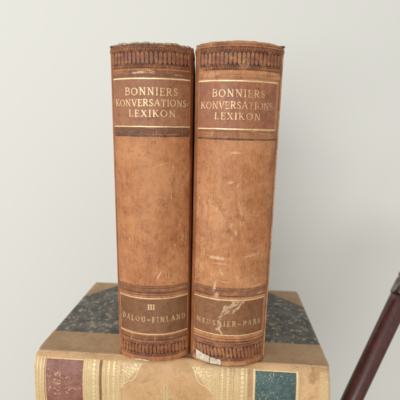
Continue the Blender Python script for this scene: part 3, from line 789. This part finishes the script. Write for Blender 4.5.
# boards, marbled paper, leather corners, page block
DEP = 153.
def outline_mesh(name, pts, z0, z1, bev=0.):
    bm = bmesh.new()
    vs = [bm.verts.new((x * MM, y * MM, z0 * MM)) for x, y in pts]
    f = bm.faces.new(vs); r = bmesh.ops.extrude_face_region(bm, geom=[f])
    for v in [g for g in r['geom'] if isinstance(g, bmesh.types.BMVert)]: v.co.z = z1 * MM
    bmesh.ops.recalc_face_normals(bm, faces=bm.faces[:])
    if bev:
        bmesh.ops.bevel(bm, geom=[e for e in bm.edges if abs(e.verts[0].co.z - e.verts[1].co.z) < 1e-7], offset=bev, segments=2, affect='EDGES')
    me = bpy.data.meshes.new(name); bm.to_mesh(me); bm.free(); return me
def rcorner(x, y, r, a0, a1, n=8): return [(x + r * math.cos(R(a)), y + r * math.sin(R(a))) for a in np.linspace(a0, a1, n)]
hl = 124.6
def wavy(pts, amp, seed):
    out = []
    for (ax, ay), (bx, by) in zip(pts[:-1], pts[1:]):
        n = max(2, int(math.hypot(bx - ax, by - ay) / 1.2))
        for i in range(n):
            t = i / n; x = ax + (bx - ax) * t; y = ay + (by - ay) * t
            e = (float(fbm(np.array([x * .25]), np.array([y * .25]), seed)[0]) - .5) * amp
            L = math.hypot(bx - ax, by - ay); out.append((x - (by - ay) / L * e, y + (bx - ax) / L * e))
    out.append(pts[-1]); return out
for top in (1, 0):
    zb0, zb1 = (TT - 3.6, TT - .75) if top else (.75, 3.6)
    board = [(-hl, 3.5), (hl, 3.5)] + rcorner(hl - 5, DEP - 5, 5, 0, 90) + rcorner(-hl + 5, DEP - 5, 5, 90, 180)
    link('cover_board', outline_mesh('cover_board', board, zb0, zb1, .0006), low, M_cloth, False)
    # marbled sheet (a grid trimmed to its outline) and two leather corners
    def boardsheet(nm, mat, keep, z, step=.6, side=top):
        u = spaced(-hl - .2, hl + .2, step); v = spaced(30.5, DEP + .2, step)
        U, V = np.meshgrid(u, v)
        inr = np.ones(U.shape, bool)
        e = np.minimum(np.minimum(hl + .2 - np.abs(U), DEP + .2 - V), 9)
        Z = z + (fbm(U * .02, V * .02, 601, 3) - .5) * .25 - .8 * sstep(1.6, .0, e)
        if not side: Z = TT - Z
        P = np.stack([U, V, Z], -1) * MM
        if not side: P = P[:, ::-1]
        uc = (u[:-1] + u[1:]) / 2; vc = (v[:-1] + v[1:]) / 2
        UC, VC = np.meshgrid(uc, vc)
        cx, cy = np.abs(UC) - (hl - 6), VC - (DEP - 6)
        inside = ~((cx > 0) & (cy > 0) & (np.hypot(cx, cy) > 6.2))
        k = keep(UC, VC) & inside
        wv = .9 * sstep(2.2, .4, hl - np.abs(U)) * fbm(U * .3, V * .3, 603) + .8 * sstep(DEP - 2.5, DEP - .5, V) * fbm(U * .3, V * .3, 604)
        dv = .5 * sstep(.5, .75, fbm(U * .08, V * .08, 605)) + 0 * U
        if not side: k = k[:, ::-1]; wv = wv[:, ::-1]; dv = dv[:, ::-1]
        return link(nm, grid_mesh(nm, P, {'wear': wv, 'dirt': dv, 'tool': 0 * wv}, k), low, mat)
    nzf = lambda U, V: (fbm(U * .15, V * .15, 606) - .5) * 2.2
    cornL = lambda U, V: (-hl - U) + (V - 107) * .82 + nzf(U, V) > 0
    cornR = lambda U, V: (U - hl) + (V - 108) * .95 + nzf(U, V) > 0
    boardsheet('marbled_paper', M_marble, lambda U, V: ~(cornL(U, V) | cornR(U, V)) & (V > 31.2 + .5 * nzf(U, U * 0)), TT - .45)
    boardsheet('leather_corner', M_lowtop, lambda U, V: cornL(U, V), TT - .28)
    boardsheet('leather_corner', M_lowtop, lambda U, V: cornR(U, V), TT - .28)
link('page_block', box_mesh('page_block', -(hl - 3.5) * MM, (hl - 3.5) * MM, 1 * MM, (DEP - 4) * MM, 3.7 * MM, (TT - 3.7) * MM, .0008), low, M_page, False)

# ------------------------------------------------------------------ the stick at the right
CAM = Vector((0, 0, .25)); F = 385.; PITCH = math.atan(70 / 385.); ROLL = R(1.1)
A = Vector((.1425, .350, .0335)); B = Vector((.2085, .412, .130))
def ray(px, py):
    a0, a1 = px - 200, py - 200
    x = a0 * math.cos(ROLL) + a1 * math.sin(ROLL); y = -a0 * math.sin(ROLL) + a1 * math.cos(ROLL)
    c, s_ = math.cos(PITCH), math.sin(PITCH)
    return Vector((x, F * c - y * s_, -F * s_ - y * c))
A = CAM + ray(351.6, 400) * (.345 / ray(351.6, 400).y)
B = CAM + ray(401, 296) * (.385 / ray(401, 296).y)
ax = (B - A).normalized()
stick = empty('walking_stick', A, 'dark red polished wooden stick with a silver metal collar, leaning at the right edge', 'walking stick')
stick.rotation_mode = 'QUATERNION'; stick.rotation_quaternion = Vector((0, 0, 1)).rotation_difference(ax)
LAB = (B - A).length
def lathe(nm, prof, mat, parent, n=64):
    bm = bmesh.new(); rings = []
    for r, z in prof:
        rings.append([bm.verts.new((r * math.cos(2 * math.pi * i / n), r * math.sin(2 * math.pi * i / n), z)) for i in range(n)])
    for a, b in zip(rings[:-1], rings[1:]):
        for i in range(n): bm.faces.new((a[i], a[(i + 1) % n], b[(i + 1) % n], b[i]))
    bm.faces.new(rings[0][::-1]); bm.faces.new(rings[-1])
    me = bpy.data.meshes.new(nm); bm.to_mesh(me); bm.free()
    o = link(nm, me, parent, mat)
    return o
rA = .0093; rB = .0100
zb = LAB
down = (A.z + .80) / ax.z - .004
lathe('shaft', [(.0075, -down), (.008, -down + .01)] + [(rA + (rB - rA) * t - .0028 * max(0, -t), -0 + LAB * t) for t in np.linspace(-1, 1, 24)], M_wood, stick)
lathe('metal_collar', [(rB + .0002, zb - .001), (rB + .0010, zb - .0004), (rB + .0013, zb + .0012), (rB + .0011, zb + .016), (rB + .0003, zb + .0175), (rB + .0003, zb + .0190), (rB + .0012, zb + .0205), (rB + .0012, zb + .0235), (rB + .0001, zb + .025), (rB - .001, zb + .0255)], M_steel, stick)
lathe('handle', [(rB - .0012, zb + .0252), (rB - .0004, zb + .032), (rB + .0012, zb + .05), (rB + .003, zb + .075), (rB + .0035, zb + .10), (rB + .001, zb + .122), (rB - .004, zb + .131), (.001, zb + .134)], M_wood, stick)
lathe('rubber_tip', [(.009, -down - .004), (.0095, -down + .002), (.009, -down + .012), (.0078, -down + .0121)], plain('black_rubber', (.02, .02, .02), .7), stick)

# ------------------------------------------------------------------ setting
def structure(nm, me, mat):
    o = link(nm, me, None, mat, False); o['kind'] = 'structure'; return o
WALL_Y = .66
structure('wall', box_mesh('wall', -3.2, 3.2, WALL_Y, WALL_Y + .1, -.8, 2.2), M_wall)
structure('floor', box_mesh('floor', -3.2, 3.2, -3, WALL_Y - .002, -.85, -.8), M_floor)
pl = box_mesh('shelf', -.095, .075, .315, .425, -.80, -.0006, .001)
structure('pedestal', pl, M_plinth)

# ------------------------------------------------------------------ light
def area(nm, loc, target, sx, sy, power, col):
    l = bpy.data.lights.new(nm, 'AREA'); l.shape = 'RECTANGLE'; l.size = sx; l.size_y = sy; l.energy = power; l.color = col
    o = bpy.data.objects.new(nm, l); COL.objects.link(o); o.location = loc
    o.rotation_euler = (Vector(target) - Vector(loc)).to_track_quat('-Z', 'Y').to_euler(); return o
area('window_light', (-.80, -1.9, .45), (0, .4, .15), 1.6, 1.5, 34, (1, .985, .955))
area('side_window_light', (-2.2, -.5, 1.1), (0, .4, .15), 1.0, 1.1, 14, (.97, .99, 1))
def spot(nm, loc, target, ang, power, blend=1.):
    l = bpy.data.lights.new(nm, 'SPOT'); l.spot_size = R(ang); l.spot_blend = blend; l.energy = power; l.shadow_soft_size = .05; l.color = (1, .99, .97)
    o = bpy.data.objects.new(nm, l); COL.objects.link(o); o.location = loc
    o.rotation_euler = (Vector(target) - Vector(loc)).to_track_quat('-Z', 'Y').to_euler(); return o
spot('window_glint', (1.3, -.6, .5), (.325, .66, .135), 4.2, 16)
spot('window_glint', (1.3, -.6, .6), (.22, .66, .21), 8.0, 9)
w = bpy.data.worlds.new('World'); sc.world = w; w.use_nodes = True
bg = w.node_tree.nodes['Background']; bg.inputs[0].default_value = (1, .99, .97, 1); bg.inputs[1].default_value = .56

# ------------------------------------------------------------------ camera
cd = bpy.data.cameras.new('camera'); cam = bpy.data.objects.new('camera', cd); COL.objects.link(cam)
cd.sensor_width = 36; cd.lens = F / 400 * 36; cd.clip_start = .01; cd.clip_end = 50
fw = Vector((0, math.cos(PITCH), -math.sin(PITCH))); up0 = Vector((0, math.sin(PITCH), math.cos(PITCH))); X = Vector((1, 0, 0))
c, s_ = math.cos(ROLL), math.sin(ROLL)
right = X * c + up0 * s_; up = -X * s_ + up0 * c
M = Matrix((right, up, -fw)).transposed().to_4x4(); M.translation = CAM
cam.matrix_world = M
cd.dof.use_dof = True; cd.dof.focus_distance = .30; cd.dof.aperture_fstop = 9
sc.camera = cam
sc.view_settings.view_transform = 'Standard'; sc.view_settings.look = 'None'; sc.view_settings.exposure = 0; sc.view_settings.gamma = 1
